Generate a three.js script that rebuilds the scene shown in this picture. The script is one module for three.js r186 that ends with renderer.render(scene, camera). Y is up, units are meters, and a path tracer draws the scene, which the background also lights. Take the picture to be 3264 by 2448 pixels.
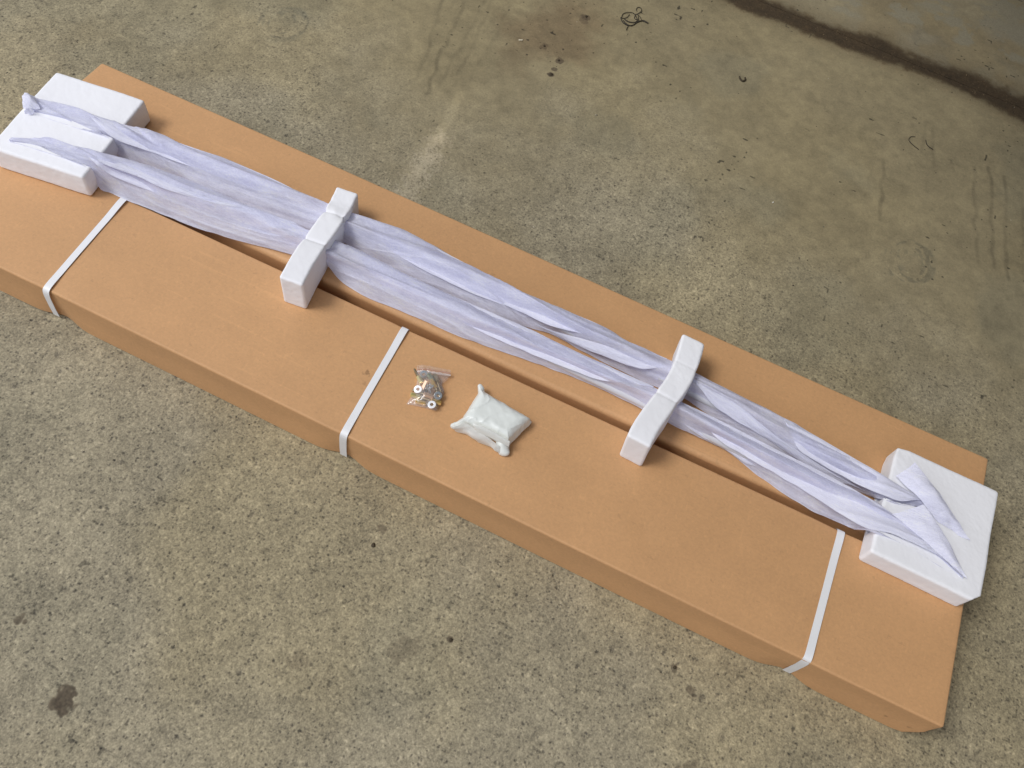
import * as THREE from 'three';
import { mergeGeometries, mergeVertices } from 'three/addons/utils/BufferGeometryUtils.js';

// ---------------------------------------------------------------- camera, sky, sun, exposure
const renderer = new THREE.WebGLRenderer({ antialias: true });
renderer.setSize(1024, 768);
renderer.toneMapping = THREE.LinearToneMapping;
renderer.toneMappingExposure = 1.12;
renderer.outputColorSpace = THREE.SRGBColorSpace;
renderer.shadowMap.enabled = true;
const scene = new THREE.Scene();
const camera = new THREE.PerspectiveCamera(49.84, 1024 / 768, 0.05, 60);
camera.rotation.order = 'YXZ';
camera.position.set(0.09198, 1.55, 0.75275);                       // phone held at chest height over the front box
camera.rotation.set(-1.040789, 0.215612, 0.249134);
scene.add(camera);

function overcastSky() {                                            // an even overcast sky, brighter towards the zenith
  const W = 64, H = 32, d = new Float32Array(W * H * 4);
  for (let j = 0; j < H; j++) for (let i = 0; i < W; i++) {
    const el = ((j + 0.5) / H - 0.5) * Math.PI, s = Math.max(0, Math.sin(el));
    const L = SKY * (1 + 2 * s) / 3, k = (j * W + i) * 4;
    d[k] = L * 0.955; d[k + 1] = L * 0.985; d[k + 2] = L * 1.10; d[k + 3] = 1;
  }
  const t = new THREE.DataTexture(d, W, H, THREE.RGBAFormat, THREE.FloatType);
  t.mapping = THREE.EquirectangularReflectionMapping; t.magFilter = t.minFilter = THREE.LinearFilter; t.needsUpdate = true;
  return t;
}
const SKY = 1.0, ROOF_A = 0.64, ROOF_C = -0.45, ROOF_Y = 3.2;
scene.background = scene.environment = overcastSky();
const sun = new THREE.DirectionalLight(new THREE.Color(1, 0.985, 0.94), 1.5);   // the bright part of the cloud, to the front left
sun.position.set(-2.2, 3.6, 1.3); sun.target.position.set(0, 0, 0);
sun.castShadow = true; sun.shadow.radius = 38; sun.shadow.mapSize.set(2048, 2048);
Object.assign(sun.shadow.camera, { left: -3, right: 3, top: 3, bottom: -3, near: 0.5, far: 14 });
scene.add(sun, sun.target);

// ---------------------------------------------------------------- helpers
const BH = 0.1104;                                                  // height of the boxes
function rng(seed) { let a = seed >>> 0; return () => { a = (a + 0x6D2B79F5) | 0; let t = Math.imul(a ^ (a >>> 15), 1 | a); t = (t + Math.imul(t ^ (t >>> 7), 61 | t)) ^ t; return ((t ^ (t >>> 14)) >>> 0) / 4294967296; }; }
const LAT = new Float32Array(65536); { const r = rng(7); for (let i = 0; i < 65536; i++) LAT[i] = r(); }
function vn(x, y) {                                                 // value noise 0..1
  const xi = Math.floor(x), yi = Math.floor(y), fx = x - xi, fy = y - yi;
  const u = fx * fx * (3 - 2 * fx), v = fy * fy * (3 - 2 * fy), a = xi & 255, b = (xi + 1) & 255, c = (yi & 255) << 8, d = ((yi + 1) & 255) << 8;
  const p = LAT[c + a], q = LAT[c + b], r = LAT[d + a], s = LAT[d + b];
  return p + (q - p) * u + (r - p) * v + (p - q - r + s) * u * v;
}
function vn3(x, y, z) { const zi = Math.floor(z), f = z - zi, w = f * f * (3 - 2 * f); return vn(x + zi * 37.17, y + zi * 11.3) * (1 - w) + vn(x + (zi + 1) * 37.17, y + (zi + 1) * 11.3) * w; }
const fbm = (x, y, o = 4) => { let s = 0, a = 0.5, n = 0; for (let i = 0; i < o; i++) { s += a * vn(x, y); n += a; a *= 0.5; x = x * 2.03 + 17.1; y = y * 2.03 + 5.7; } return s / n; };
const ss = (a, b, x) => { const t = Math.min(1, Math.max(0, (x - a) / (b - a))); return t * t * (3 - 2 * t); };
const lerp = (a, b, t) => a + (b - a) * t;
const ridge = (n) => 1 - Math.abs(2 * n - 1);
const clamp = (x, a, b) => Math.min(b, Math.max(a, x));
const lin = (c) => { c /= 255; return c <= 0.04045 ? c / 12.92 : ((c + 0.055) / 1.055) ** 2.4; };

function tag(o, label, category, group, kind) {
  if (label) o.userData.label = label;
  if (category) o.userData.category = category;
  if (group) o.userData.group = group;
  if (kind) o.userData.kind = kind;
  return o;
}
const taken = {};
function numbered(name) { const n = taken[name] = (taken[name] ?? -1) + 1; return n ? name + '_' + String(n).padStart(3, '0') : name; }
function thing(name, label, category, pos = [0, 0, 0], turn = 0, group) {
  const g = new THREE.Group(); g.name = numbered(name); g.position.set(...pos); g.rotation.y = turn; scene.add(g);
  return tag(g, label, category, group);
}
function part(name, geo, mat, parent = scene) {
  const m = new THREE.Mesh(geo, mat); m.name = parent === scene ? numbered(name) : name; m.castShadow = m.receiveShadow = true; parent.add(m); return m;
}
function structure(name, geo, mat, parent = scene) { const m = part(name, geo, mat, parent); if (parent === scene) m.userData.kind = 'structure'; return m; }
function grid(nu, nv, f, flip = false) {                            // f(u, v) -> [x, y, z] ; uv in metres along the sheet
  const pos = [], uv = [], idx = [];
  for (let j = 0; j <= nv; j++) for (let i = 0; i <= nu; i++) { const p = f(i / nu, j / nv); pos.push(p[0], p[1], p[2]); uv.push(p[3] ?? p[0], p[4] ?? p[2]); }
  for (let j = 0; j < nv; j++) for (let i = 0; i < nu; i++) {
    const a = j * (nu + 1) + i, b = a + 1, c = a + nu + 1, d = c + 1;
    if (flip) idx.push(a, b, c, b, d, c); else idx.push(a, c, b, b, c, d);
  }
  const g = new THREE.BufferGeometry();
  g.setAttribute('position', new THREE.Float32BufferAttribute(pos, 3)); g.setAttribute('uv', new THREE.Float32BufferAttribute(uv, 2)); g.setIndex(idx); g.computeVertexNormals();
  return g;
}
const curve = (pts) => new THREE.CatmullRomCurve3(pts.map((p) => new THREE.Vector3(...p)), false, 'centripetal');
const tube = (pts, r, seg = 40, rad = 6) => new THREE.TubeGeometry(curve(pts), seg, r, rad, false);
function byX(pts) {                                                 // a curve that runs along x: x -> [y, z]
  return (x) => {
    let k = 0; while (k < pts.length - 2 && x > pts[k + 1][0]) k++;
    const P = (i) => pts[clamp(i, 0, pts.length - 1)], a = P(k), b = P(k + 1), h = b[0] - a[0], t = (x - a[0]) / h;
    if (t < 0 || t > 1) return [lerp(a[1], b[1], t), lerp(a[2], b[2], t)];
    const out = [];
    for (const c of [1, 2]) {
      const m0 = k > 0 ? (b[c] - P(k - 1)[c]) / (b[0] - P(k - 1)[0]) : (b[c] - a[c]) / h, m1 = k + 2 < pts.length ? (P(k + 2)[c] - a[c]) / (P(k + 2)[0] - a[0]) : (b[c] - a[c]) / h;
      const t2 = t * t, t3 = t2 * t;
      out.push((2 * t3 - 3 * t2 + 1) * a[c] + (t3 - 2 * t2 + t) * h * m0 + (3 * t2 - 2 * t3) * b[c] + (t3 - t2) * h * m1);
    }
    return out;
  };
}
function texture(n, m, f, srgb, repeat = true) {
  const d = new Uint8Array(n * m * 4);
  for (let j = 0; j < m; j++) for (let i = 0; i < n; i++) { const c = f(i, j), k = (j * n + i) * 4; d[k] = clamp(c[0], 0, 255); d[k + 1] = clamp(c[1] ?? c[0], 0, 255); d[k + 2] = clamp(c[2] ?? c[0], 0, 255); d[k + 3] = 255; }
  const t = new THREE.DataTexture(d, n, m, THREE.RGBAFormat);
  t.magFilter = THREE.LinearFilter; t.minFilter = THREE.LinearMipmapLinearFilter; t.generateMipmaps = true;
  t.wrapS = t.wrapT = repeat ? THREE.RepeatWrapping : THREE.MirroredRepeatWrapping;
  if (srgb) t.colorSpace = THREE.SRGBColorSpace;
  t.needsUpdate = true; return t;
}
function surfaceNet(sdf, lo, hi, cell) {                            // a closed mesh on the zero of a distance field
  const n = [0, 1, 2].map((k) => Math.ceil((hi[k] - lo[k]) / cell) + 1), [nx, ny, nz] = n, F = new Float32Array(nx * ny * nz), id = new Int32Array(nx * ny * nz).fill(-1);
  for (let k = 0, q = 0; k < nz; k++) for (let j = 0; j < ny; j++) for (let i = 0; i < nx; i++, q++) F[q] = sdf(lo[0] + i * cell, lo[1] + j * cell, lo[2] + k * cell);
  const pos = [], idx = [], sy = nx, sz = nx * ny;
  for (let k = 0; k < nz - 1; k++) for (let j = 0; j < ny - 1; j++) for (let i = 0; i < nx - 1; i++) {
    const q = i + j * sy + k * sz; let c = 0, X = 0, Y = 0, Z = 0, m = 0;
    for (let b = 0; b < 8; b++) if (F[q + (b & 1) + ((b >> 1) & 1) * sy + (b >> 2) * sz] < 0) m |= 1 << b;
    if (m === 0 || m === 255) continue;
    for (let b = 0; b < 8; b++) for (let a = 0; a < 3; a++) if (!(b & (1 << a))) {
      const e = b | (1 << a), f0 = F[q + (b & 1) + ((b >> 1) & 1) * sy + (b >> 2) * sz], f1 = F[q + (e & 1) + ((e >> 1) & 1) * sy + (e >> 2) * sz];
      if ((f0 < 0) === (f1 < 0)) continue;
      const t = f0 / (f0 - f1); X += (b & 1) + (a === 0 ? t : 0); Y += ((b >> 1) & 1) + (a === 1 ? t : 0); Z += (b >> 2) + (a === 2 ? t : 0); c++;
    }
    id[q] = pos.length / 3; pos.push(lo[0] + (i + X / c) * cell, lo[1] + (j + Y / c) * cell, lo[2] + (k + Z / c) * cell);
  }
  const quad = (a, b, c, d, f) => { if (f) idx.push(a, b, c, a, c, d); else idx.push(a, c, b, a, d, c); };
  for (let k = 1; k < nz - 1; k++) for (let j = 1; j < ny - 1; j++) for (let i = 1; i < nx - 1; i++) {
    const q = i + j * sy + k * sz, s = F[q] < 0;
    if (s !== F[q + 1] < 0) quad(id[q - sy - sz], id[q - sz], id[q], id[q - sy], s);
    if (s !== F[q + sy] < 0) quad(id[q - sz - 1], id[q - 1], id[q], id[q - sz], !s === false ? false : true);
    if (s !== F[q + sz] < 0) quad(id[q - sy - 1], id[q - sy], id[q], id[q - 1], s ? false : true);
  }
  const e = cell * 0.4, nor = new Float32Array(pos.length), uv = new Float32Array(pos.length / 3 * 2);
  const grad = (x, y, z) => { const g = [sdf(x + e, y, z) - sdf(x - e, y, z), sdf(x, y + e, z) - sdf(x, y - e, z), sdf(x, y, z + e) - sdf(x, y, z - e)], l = Math.hypot(...g) || 1; return [g[0] / l, g[1] / l, g[2] / l, l / (2 * e)]; };
  for (let v = 0; v < pos.length; v += 3) {
    let g = grad(pos[v], pos[v + 1], pos[v + 2]); const dd = clamp(sdf(pos[v], pos[v + 1], pos[v + 2]) / Math.max(0.3, g[3]), -cell * 0.5, cell * 0.5);
    pos[v] -= g[0] * dd; pos[v + 1] -= g[1] * dd; pos[v + 2] -= g[2] * dd; g = grad(pos[v], pos[v + 1], pos[v + 2]);
    nor[v] = g[0]; nor[v + 1] = g[1]; nor[v + 2] = g[2]; uv[v / 3 * 2] = pos[v] + pos[v + 1] * 0.7; uv[v / 3 * 2 + 1] = pos[v + 2] + pos[v + 1] * 0.7;
  }
  // faces wound with the field's own outward direction
  for (let t = 0; t < idx.length; t += 3) {
    const [a, b, c] = [idx[t] * 3, idx[t + 1] * 3, idx[t + 2] * 3], u = [0, 1, 2].map((k) => pos[b + k] - pos[a + k]), w = [0, 1, 2].map((k) => pos[c + k] - pos[a + k]);
    if ((u[1] * w[2] - u[2] * w[1]) * nor[a] + (u[2] * w[0] - u[0] * w[2]) * nor[a + 1] + (u[0] * w[1] - u[1] * w[0]) * nor[a + 2] < 0) { const s = idx[t + 1]; idx[t + 1] = idx[t + 2]; idx[t + 2] = s; }
  }
  const g = new THREE.BufferGeometry();
  g.setAttribute('position', new THREE.Float32BufferAttribute(pos, 3)); g.setAttribute('normal', new THREE.BufferAttribute(nor, 3)); g.setAttribute('uv', new THREE.BufferAttribute(uv, 2)); g.setIndex(idx);
  return g;
}
const sdBox = (x, y, z, a, b, c, r) => { const X = Math.abs(x) - a + r, Y = Math.abs(y) - b + r, Z = Math.abs(z) - c + r; return Math.hypot(Math.max(X, 0), Math.max(Y, 0), Math.max(Z, 0)) + Math.min(Math.max(X, Y, Z), 0) - r; };
const smin = (a, b, k) => { const h = Math.max(k - Math.abs(a - b), 0) / k; return Math.min(a, b) - h * h * k * 0.25; };

// ---------------------------------------------------------------- ground: two concrete slabs with a damp joint
const GX = -2.1, GZ = -2.4, GS = 3.6, GN = 2048;
const JL = [[-5.2, -1.50], [-0.9, -1.655], [-0.111, -1.69], [0.19, -1.7], [0.351, -1.703], [0.529, -1.721], [0.664, -1.718], [0.873, -1.677], [1.6, -1.66], [5, -1.6]];
const JU = [[-5.2, -1.70], [-0.9, -1.78], [0.047, -1.799], [0.215, -1.791], [0.435, -1.804], [0.626, -1.815], [0.855, -1.837], [1.6, -1.86], [5, -2.0]];
const poly = (P, x) => { let k = 0; while (k < P.length - 2 && x > P[k + 1][0]) k++; return lerp(P[k][1], P[k + 1][1], (x - P[k][0]) / (P[k + 1][0] - P[k][0])); };
const jointZ = (x) => -1.753 + 0.02 * (x - 0.63);
const segd = (x, z, a, b) => { const dx = b[0] - a[0], dz = b[1] - a[1], t = clamp(((x - a[0]) * dx + (z - a[1]) * dz) / (dx * dx + dz * dz), 0, 1); return [Math.hypot(x - a[0] - dx * t, z - a[1] - dz * t), t]; };
const STREAKS = [[[-0.676, -0.832], [-0.711, -0.982], [-0.775, -1.3], 1], [[-0.661, -0.868], [-0.683, -1.049], [-0.73, -1.35], 0.9], [[-0.724, -0.866], [-0.76, -1.0], [-0.83, -1.25], 0.7], [[-0.63, -0.9], [-0.655, -1.05], [-0.70, -1.3], 0.6], [[-0.60, -0.95], [-0.615, -1.1], [-0.65, -1.35], 0.4],
  [[0.762, -1.407], [0.79, -1.2], [0.827, -1.049], 0.8], [[0.801, -1.43], [0.835, -1.2], [0.862, -1.06], 0.9], [[0.85, -1.42], [0.872, -1.2], [0.902, -1.04], 1], [[0.90, -1.4], [0.925, -1.2], [0.94, -1.05], 0.6], [[0.514, -1.29], [0.53, -1.18], [0.555, -1.06], 0.8], [[0.475, -1.3], [0.49, -1.2], [0.5, -1.1], 0.35], [[0.62, -1.5], [0.64, -1.4], [0.65, -1.35], 0.5], [[0.60, -1.52], [0.605, -1.44], [0.61, -1.38], 0.4]];
const PATCHES = [[0.26, -1.88, 0.045, 0.02], [0.25, -1.95, 0.06, 0.03], [0.451, -1.99, 0.05, 0.04], [0.534, -2.09, 0.06, 0.06], [0.643, -1.985, 0.03, 0.055], [0.61, -2.045, 0.045, 0.04], [0.80, -2.12, 0.12, 0.06], [0.74, -2.22, 0.1, 0.08], [0.86, -1.99, 0.08, 0.02]];
const STAINS = [[-0.509, 0.784, 0.021, 0.85], [-0.522, 0.797, 0.013, 0.8], [-0.664, 0.713, 0.009, 0.6], [-0.655, 0.711, 0.006, 0.6], [-0.429, -1.374, 0.012, 0.75], [-0.433, -1.352, 0.014, 0.5], [-0.484, -1.185, 0.013, 0.6], [-0.425, -1.153, 0.012, 0.7], [-0.422, -1.087, 0.010, 0.85], [-0.422, -1.113, 0.008, 0.6], [-0.19, 0.281, 0.011, 0.4], [0.23, 0.6, 0.012, 0.35], [0.46, 0.296, 0.01, 0.5], [0.023, 0.409, 0.006, 0.7], [0.42, 0.27, 0.008, 0.5], [0.5, 0.43, 0.02, 0.3], [-0.2, 0.56, 0.018, 0.22], [-0.05, 0.46, 0.03, 0.2]];
const PIX = LAT.slice().sort((a, b) => ((a * 7919) % 1) - ((b * 7919) % 1));
const gHeight = new Float32Array(GN * GN);
function groundPixel(i, j) {
  const x = GX + (i + 0.5) / GN * GS, z = GZ + (j + 0.5) / GN * GS;
  const big = fbm(x * 1.6 + 3, z * 1.6 + 9, 4), mid = fbm(x * 9 + 31, z * 9 + 3, 3), sm = fbm(x * 46, z * 46 + 70, 3);
  const g1 = vn(x * 330, z * 330), g2 = vn(x * 190 + 40, z * 190), g3 = vn(x * 620 + 9, z * 620);
  // the trowelled far part is smooth and dusty; the walked-on near part shows its sand
  const wear = ss(-1.15, -0.45, z + (big - 0.5) * 1.0 + (mid - 0.5) * 0.35), far = ss(0, 0.012, jointZ(x) - z);
  let r = 152, g = 142, b = 117;
  const warm = ss(0.35, 0.65, fbm(x * 2.7 + 60, z * 2.7 + 20, 3));
  r += (warm - 0.5) * 3; g += (warm - 0.5) * 1; b -= (warm - 0.5) * 4;
  let L = 1 + (big - 0.5) * 0.12 + (mid - 0.5) * 0.15 + (sm - 0.5) * 0.17;
  const grain = (g1 - 0.5) * 0.30 + (g2 - 0.5) * 0.20 + (g3 - 0.5) * 0.20;
  const px = PIX[(i * 7919 + j * 104729 + ((i * j) >> 3)) & 65535] - 0.5;
  L += grain * lerp(0.2, 0.62, wear) + px * lerp(0.06, 0.22, wear);
  const pit = ss(0.76, 0.9, vn(x * 150 + 7, z * 150 + 90) * 0.75 + g1 * 0.25), fleck = ss(0.74, 0.9, vn(x * 260 + 77, z * 260 + 19)), chip = ss(0.9, 0.95, vn(x * 75 + 31, z * 75 + 5) * 0.8 + g2 * 0.2);
  L -= pit * 0.30 * lerp(0.2, 1, wear); L += fleck * 0.13 * lerp(0.25, 1, wear); L -= chip * 0.3 * lerp(0.1, 1, wear);
  // pits of lost sand and the ends of darker stones, each with its own place and size
  let hole = 0;
  for (const [cell, prob, r0, r1, k] of [[0.0075, 0.34, 0.0010, 0.0021, 0.42], [0.019, 0.30, 0.0014, 0.0032, 0.5], [0.055, 0.32, 0.0022, 0.0058, 0.34]]) {
    const a = Math.floor(x / cell), c = Math.floor(z / cell), q = (a & 255) + ((c & 255) << 8), R = lerp(r0, r1, LAT[(q + 4111) & 65535]);
    if (LAT[(q * 7 + 901) & 65535] > prob) continue;
    const ox = (x / cell - a) * cell - lerp(R, cell - R, LAT[(q + 77) & 65535]), oz = (z / cell - c) * cell - lerp(R, cell - R, LAT[(q + 20333) & 65535]);
    hole = Math.max(hole, k * (0.5 + 0.5 * LAT[(q + 999) & 65535]) * ss(R * 1.15, R * 0.6, Math.hypot(ox, oz * (0.7 + 0.6 * LAT[(q + 31) & 65535])) + (g3 - 0.5) * R * 0.9));
  }
  hole *= 0.8 * lerp(0.12, 1, wear) * (1 - far * 0.7); L -= hole; b += hole * 8;
  let h = 0.5 - hole * 0.6 + grain * 0.7 * lerp(0.35, 1, wear) - pit * 0.4 * wear + (sm - 0.5) * 0.25;
  const dust = (1 - wear) * (1 - far); r = lerp(r, 149, dust * 0.7); g = lerp(g, 136, dust * 0.7); b = lerp(b, 103, dust * 0.7);
  // worn grey patches and pale rubbed ones
  const grey = ss(0.52, 0.7, fbm(x * 4.3 + 11, z * 4.3 + 47, 4)); r = lerp(r, 139, grey * 0.4); g = lerp(g, 132, grey * 0.4); b = lerp(b, 108, grey * 0.3);
  // pale scuff running out from under the back box
  { const [d] = segd(x, z, [-0.573, -0.70], [-0.552, -0.47]); const k = ss(0.045, 0.012, d + (g2 - 0.5) * 0.03 + (sm - 0.5) * 0.05) * ss(0.3, 0.6, g1 * 0.5 + sm * 0.5 + 0.15); L += k * 0.2; b += k * 4;
    const [d2] = segd(x, z, [-0.6, -0.88], [-0.574, -0.7]); L += 0.12 * ss(0.02, 0.005, d2 + (sm - 0.5) * 0.02);
    const [d3] = segd(x, z, [0.20, -0.62], [0.12, -0.42]); L += 0.10 * ss(0.06, 0.01, d3 + (sm - 0.5) * 0.06) * g1 * 1.6; }
  // round scrub marks where something was turned on the floor
  for (const [cx, cz, rx, rz, s] of [[-1.135, -0.862, 0.062, 0.075, 1], [0.655, -0.958, 0.062, 0.08, 1.15]]) {
    const dx = (x - cx) / rx, dz = (z - cz) / rz, R = Math.hypot(dx, dz), a = Math.atan2(dz, dx);
    if (R < 1.5) { const arcs = ss(0.5, 0.75, vn(R * 9 + cx * 9, a * 2.2 + 20)) * ss(1.25, 0.95, R) * ss(0.25, 0.6, R), rim = ss(0.22, 0.02, Math.abs(R - 0.98)) * ss(0.35, 0.7, vn(a * 1.4 + 4 + cx * 3, 3.3)); const k = clamp(arcs * 0.75 + rim * ss(0.3, 0.9, Math.cos(a - 0.2) * 0.5 + 0.5) * 0.8 * (0.3 + vn(x * 90, z * 90)), 0, 1) * (0.4 + 0.8 * g1) * s; L -= 0.17 * k; b += 3 * k; r -= 3 * k; L += 0.12 * ss(0.8, 0.95, vn(R * 22, a * 5 + 3)) * ss(1.2, 0.9, R); h -= k * 0.2; }
  }
  for (const s of STREAKS) { const w = (vn(z * 26 + s[3] * 60, 3 + s[3] * 9) - 0.5) * 0.014; const d = Math.min(segd(x + w, z, s[0], s[1])[0], segd(x + w, z, s[1], s[2])[0]); const k = ss(0.009, 0.001, d) * s[3] * (0.1 + 0.9 * vn(x * 60, z * 16)) * Math.min(1, 0.35 + g1); L -= 0.2 * k; h -= k * 0.3; }
  for (const [cx, cz, R, s] of STAINS) { const d = Math.hypot(x - cx, z - cz); if (d < R * 2.2) { const k = ss(R * 1.12, R * 0.8, d + (sm - 0.5) * R * 1.6 + (g2 - 0.5) * R * 0.4) * s; r = lerp(r, 78, k); g = lerp(g, 68, k); b = lerp(b, 55, k); L = lerp(L, 1 + (g1 - 0.5) * 0.3, k); } }
  // faint brown drips near the fibres
  { const k = ss(0.18, 0.02, Math.hypot((x + 0.47) * 1.0, (z + 1.3) * 0.7) + (mid - 0.5) * 0.25); r = lerp(r, 122, k * 0.5); g = lerp(g, 102, k * 0.5); b = lerp(b, 76, k * 0.5); }
  const speck = ss(0.93, 0.95, vn(x * 88 + 3, z * 88 + 55)) * ss(0.55, 0.75, vn(x * 7 + 2, z * 7 + 1) * 0.8 + 0.2); L -= speck * 0.45 * (1 - wear * 0.5);
  // the slab beyond the joint: patched, with pale lime blooms
  if (far > 0) { let k = 0; for (const [cx, cz, rx, rz] of PATCHES) k = Math.max(k, ss(1.25, 0.55, Math.hypot((x - cx) / rx, (z - cz) / rz) + (sm - 0.5) * 1.9 + (mid - 0.5) * 0.9)); k *= far; r = lerp(r, 148, k * 0.7); g = lerp(g, 142, k * 0.7); b = lerp(b, 122, k * 0.7); L = lerp(L, 1.05 + (g1 - 0.5) * 0.12, k * 0.8);
    const t = ss(0.45, 0.6, fbm(x * 8 + 5, z * 8 + 14, 3)) * far * (1 - k); r = lerp(r, 152, t * 0.5); g = lerp(g, 136, t * 0.5); b = lerp(b, 102, t * 0.5); }
  // damp dirt lying along the joint, with a ragged outline
  { const e = (mid - 0.5) * 0.05 + (sm - 0.5) * 0.035, lo = poly(JL, x) - z + e * 0.7, up = z - poly(JU, x) + e * 1.3 + ss(0.10, 0, Math.abs(x - 0.40)) * 0.03;
    const core = ss(-0.008, 0.024, lo + (g1 - 0.5) * 0.012) * ss(-0.014, 0.045, up + (g1 - 0.5) * 0.016), halo = ss(-0.05, 0.02, lo + (g2 - 0.5) * 0.025) * ss(-0.08, 0.03, up + (g2 - 0.5) * 0.04);
    const k = clamp(core * 0.84 + halo * 0.26, 0, 1); r = lerp(r, 72 + (g1 - 0.5) * 24, k); g = lerp(g, 59 + (g1 - 0.5) * 20, k); b = lerp(b, 41 + (g1 - 0.5) * 15, k); L = lerp(L, 1 + (sm - 0.5) * 0.25, core);
    const sand = ss(0.93, 0.96, vn(x * 300 + 50, z * 300)) * core; r += sand * 60; g += sand * 54; b += sand * 44; }
  gHeight[j * GN + i] = h;
  return [r * L, g * L, b * L];
}
const groundMap = texture(GN, GN, groundPixel, true, false);
const groundBump = texture(GN, GN, (i, j) => { const h = gHeight[j * GN + i] * 255; return [h, h, h]; }, false, false);
const concrete = new THREE.MeshStandardMaterial({ name: 'concrete', map: groundMap, bumpMap: groundBump, bumpScale: 0.0022, roughness: 0.93 });
const dampSand = new THREE.MeshStandardMaterial({ name: 'damp_sand', color: new THREE.Color(0.05, 0.038, 0.022), roughness: 0.95 });
function slab(zNear, zFar) {                                        // top and the side along the joint, uv from the plan
  const NX = 60, g = [];
  const uvAt = (p) => [...p, (p[0] - GX) / GS, (p[2] - GZ) / GS];
  g.push(grid(NX, 1, (u, v) => { const x = lerp(-6, 6, u); return uvAt([x, 0, lerp(zFar(x), zNear(x), v)]); }));
  return g;
}
const edge = (x) => (fbm(x * 30, 4, 3) - 0.5) * 0.006;
{
  const near = slab(() => 7, (x) => jointZ(x) + 0.0012 + edge(x));
  near.push(grid(60, 1, (u, v) => { const x = lerp(-6, 6, u); return [x, -0.05 * (1 - v), jointZ(x) + 0.0012 + edge(x), (x - GX) / GS, (jointZ(x) + 0.01 - GZ) / GS]; }, true));
  structure('ground', mergeGeometries(near), concrete).userData.label = 'grey brown concrete floor under the boxes';
  const far = slab((x) => jointZ(x) - 0.0012 + edge(x), () => -7);
  far.push(grid(60, 1, (u, v) => { const x = lerp(-6, 6, u); return [x, -0.05 * (1 - v), jointZ(x) - 0.0012 + edge(x), (x - GX) / GS, (jointZ(x) - 0.01 - GZ) / GS]; }));
  structure('pavement', mergeGeometries(far), concrete).userData.label = 'concrete slab with pale lime stains beyond the dark damp joint';
  structure('joint_sand', grid(60, 1, (u, v) => { const x = lerp(-6, 6, u); return [x, -0.0025, jointZ(x) + lerp(-0.02, 0.02, v)]; }), dampSand).userData.label = 'dark damp sand in the joint between the concrete slabs';
}

// the building's corner beyond the frame: its walls keep the sky off the far right of the floor
const render_ = new THREE.MeshStandardMaterial({ name: 'wall_render', color: new THREE.Color(0.27, 0.25, 0.21), roughness: 0.95 });
const wallBox = (w, h, d, x, y, z) => new THREE.BoxGeometry(w, h, d).translate(x, y, z);
structure('back_wall', wallBox(9.8, 3.2, 0.2, -2.8, 1.6, -2.95), render_).userData.label = 'plain rendered wall behind the floor, outside the picture';
{                                                                   // a carport roof over the back right, its free edge running diagonally in front of the boxes
  const sh = new THREE.Shape(), n = [Math.cos(ROOF_A), -Math.sin(ROOF_A)], e = [n[0] * ROOF_C, n[1] * ROOF_C], t = [-n[1], n[0]], q = (a, b) => [e[0] + t[0] * a + n[0] * b, e[1] + t[1] * a + n[1] * b];
  [[-9, 0], [9, 0], [9, 9], [-9, 9]].forEach(([a, b], k) => { const p = q(a, b); k ? sh.lineTo(p[0], -p[1]) : sh.moveTo(p[0], -p[1]); }); sh.closePath();
  structure('carport_roof', new THREE.ExtrudeGeometry(sh, { depth: 0.12, bevelEnabled: false }).rotateX(-Math.PI / 2).translate(0, ROOF_Y, 0), render_).userData.label = 'carport roof over the back of the floor, outside the picture';
}

// ---------------------------------------------------------------- materials of the things
function kraftMap(seed, marks) {                                    // unrolled paper of one box: along its length and round its girth, in metres
  return texture(2048, 1024, (i, j) => {
    const x = i / 2048 * 2.25, y = j / 1024 * 0.78, X = x + seed * 31, Y = y + seed * 17;
    const f = vn(X * 520, Y * 700) * 0.5 + vn(X * 260 + 9, Y * 300) * 0.5, c = fbm(X * 14, Y * 20, 3), w = fbm(X * 2.2, Y * 3.1, 3), fib = ss(0.8, 0.95, vn(X * 400 + 20, Y * 110 + 3)), drk = ss(0.88, 0.98, vn(X * 190 + 77, Y * 260 + 30)), scuff = ss(0.80, 0.92, vn(X * 9 + 3, Y * 160 + 60)) * ss(0.6, 0.75, vn(X * 3 + 8, Y * 5));
    let L = 1 + (f - 0.5) * 0.07 + (c - 0.5) * 0.045 + (w - 0.5) * 0.05 + fib * 0.025 - drk * 0.05 + scuff * 0.03, dim = 0;
    for (const [mx, my, R, k] of marks) { const d = Math.hypot(x - mx, y - my); if (d < R * 3) dim = Math.max(dim, k * ss(R * 1.5, R * 0.2, d + (vn(X * 300, Y * 300) - 0.5) * R * 1.6)); }
    L -= dim; return [203 * L, 157 * L - dim * 8, 111 * L - dim * 10];
  }, true, false);
}
const kraftBump = texture(512, 512, (i, j) => { const x = i / 512, y = j / 512, h = 128 + (vn(x * 256, y * 256) - 0.5) * 70 + (fbm(x * 8, y * 8, 3) - 0.5) * 160; return [h, h, h]; }, false, false);
const kraft = (seed, marks) => new THREE.MeshPhysicalMaterial({ name: 'kraft_cardboard', map: kraftMap(seed, marks), bumpMap: kraftBump, bumpScale: 0.0004, roughness: 0.62, specularIntensity: 0.8 });
const foamBump = texture(512, 512, (i, j) => { const x = i / 512, y = j / 512, h = 255 * (0.5 * vn(x * 128, y * 128) + 0.3 * vn(x * 250 + 5, y * 250) + 0.2 * fbm(x * 24, y * 24, 2)); return [h, h, h]; }, false, false);
const foam = new THREE.MeshPhysicalMaterial({ name: 'white_foam', color: new THREE.Color(0.91, 0.915, 0.955), bumpMap: foamBump, bumpScale: 0.00008, roughness: 0.9, sheen: 0.3, sheenColor: new THREE.Color(1, 1, 1), sheenRoughness: 0.6 });
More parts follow.
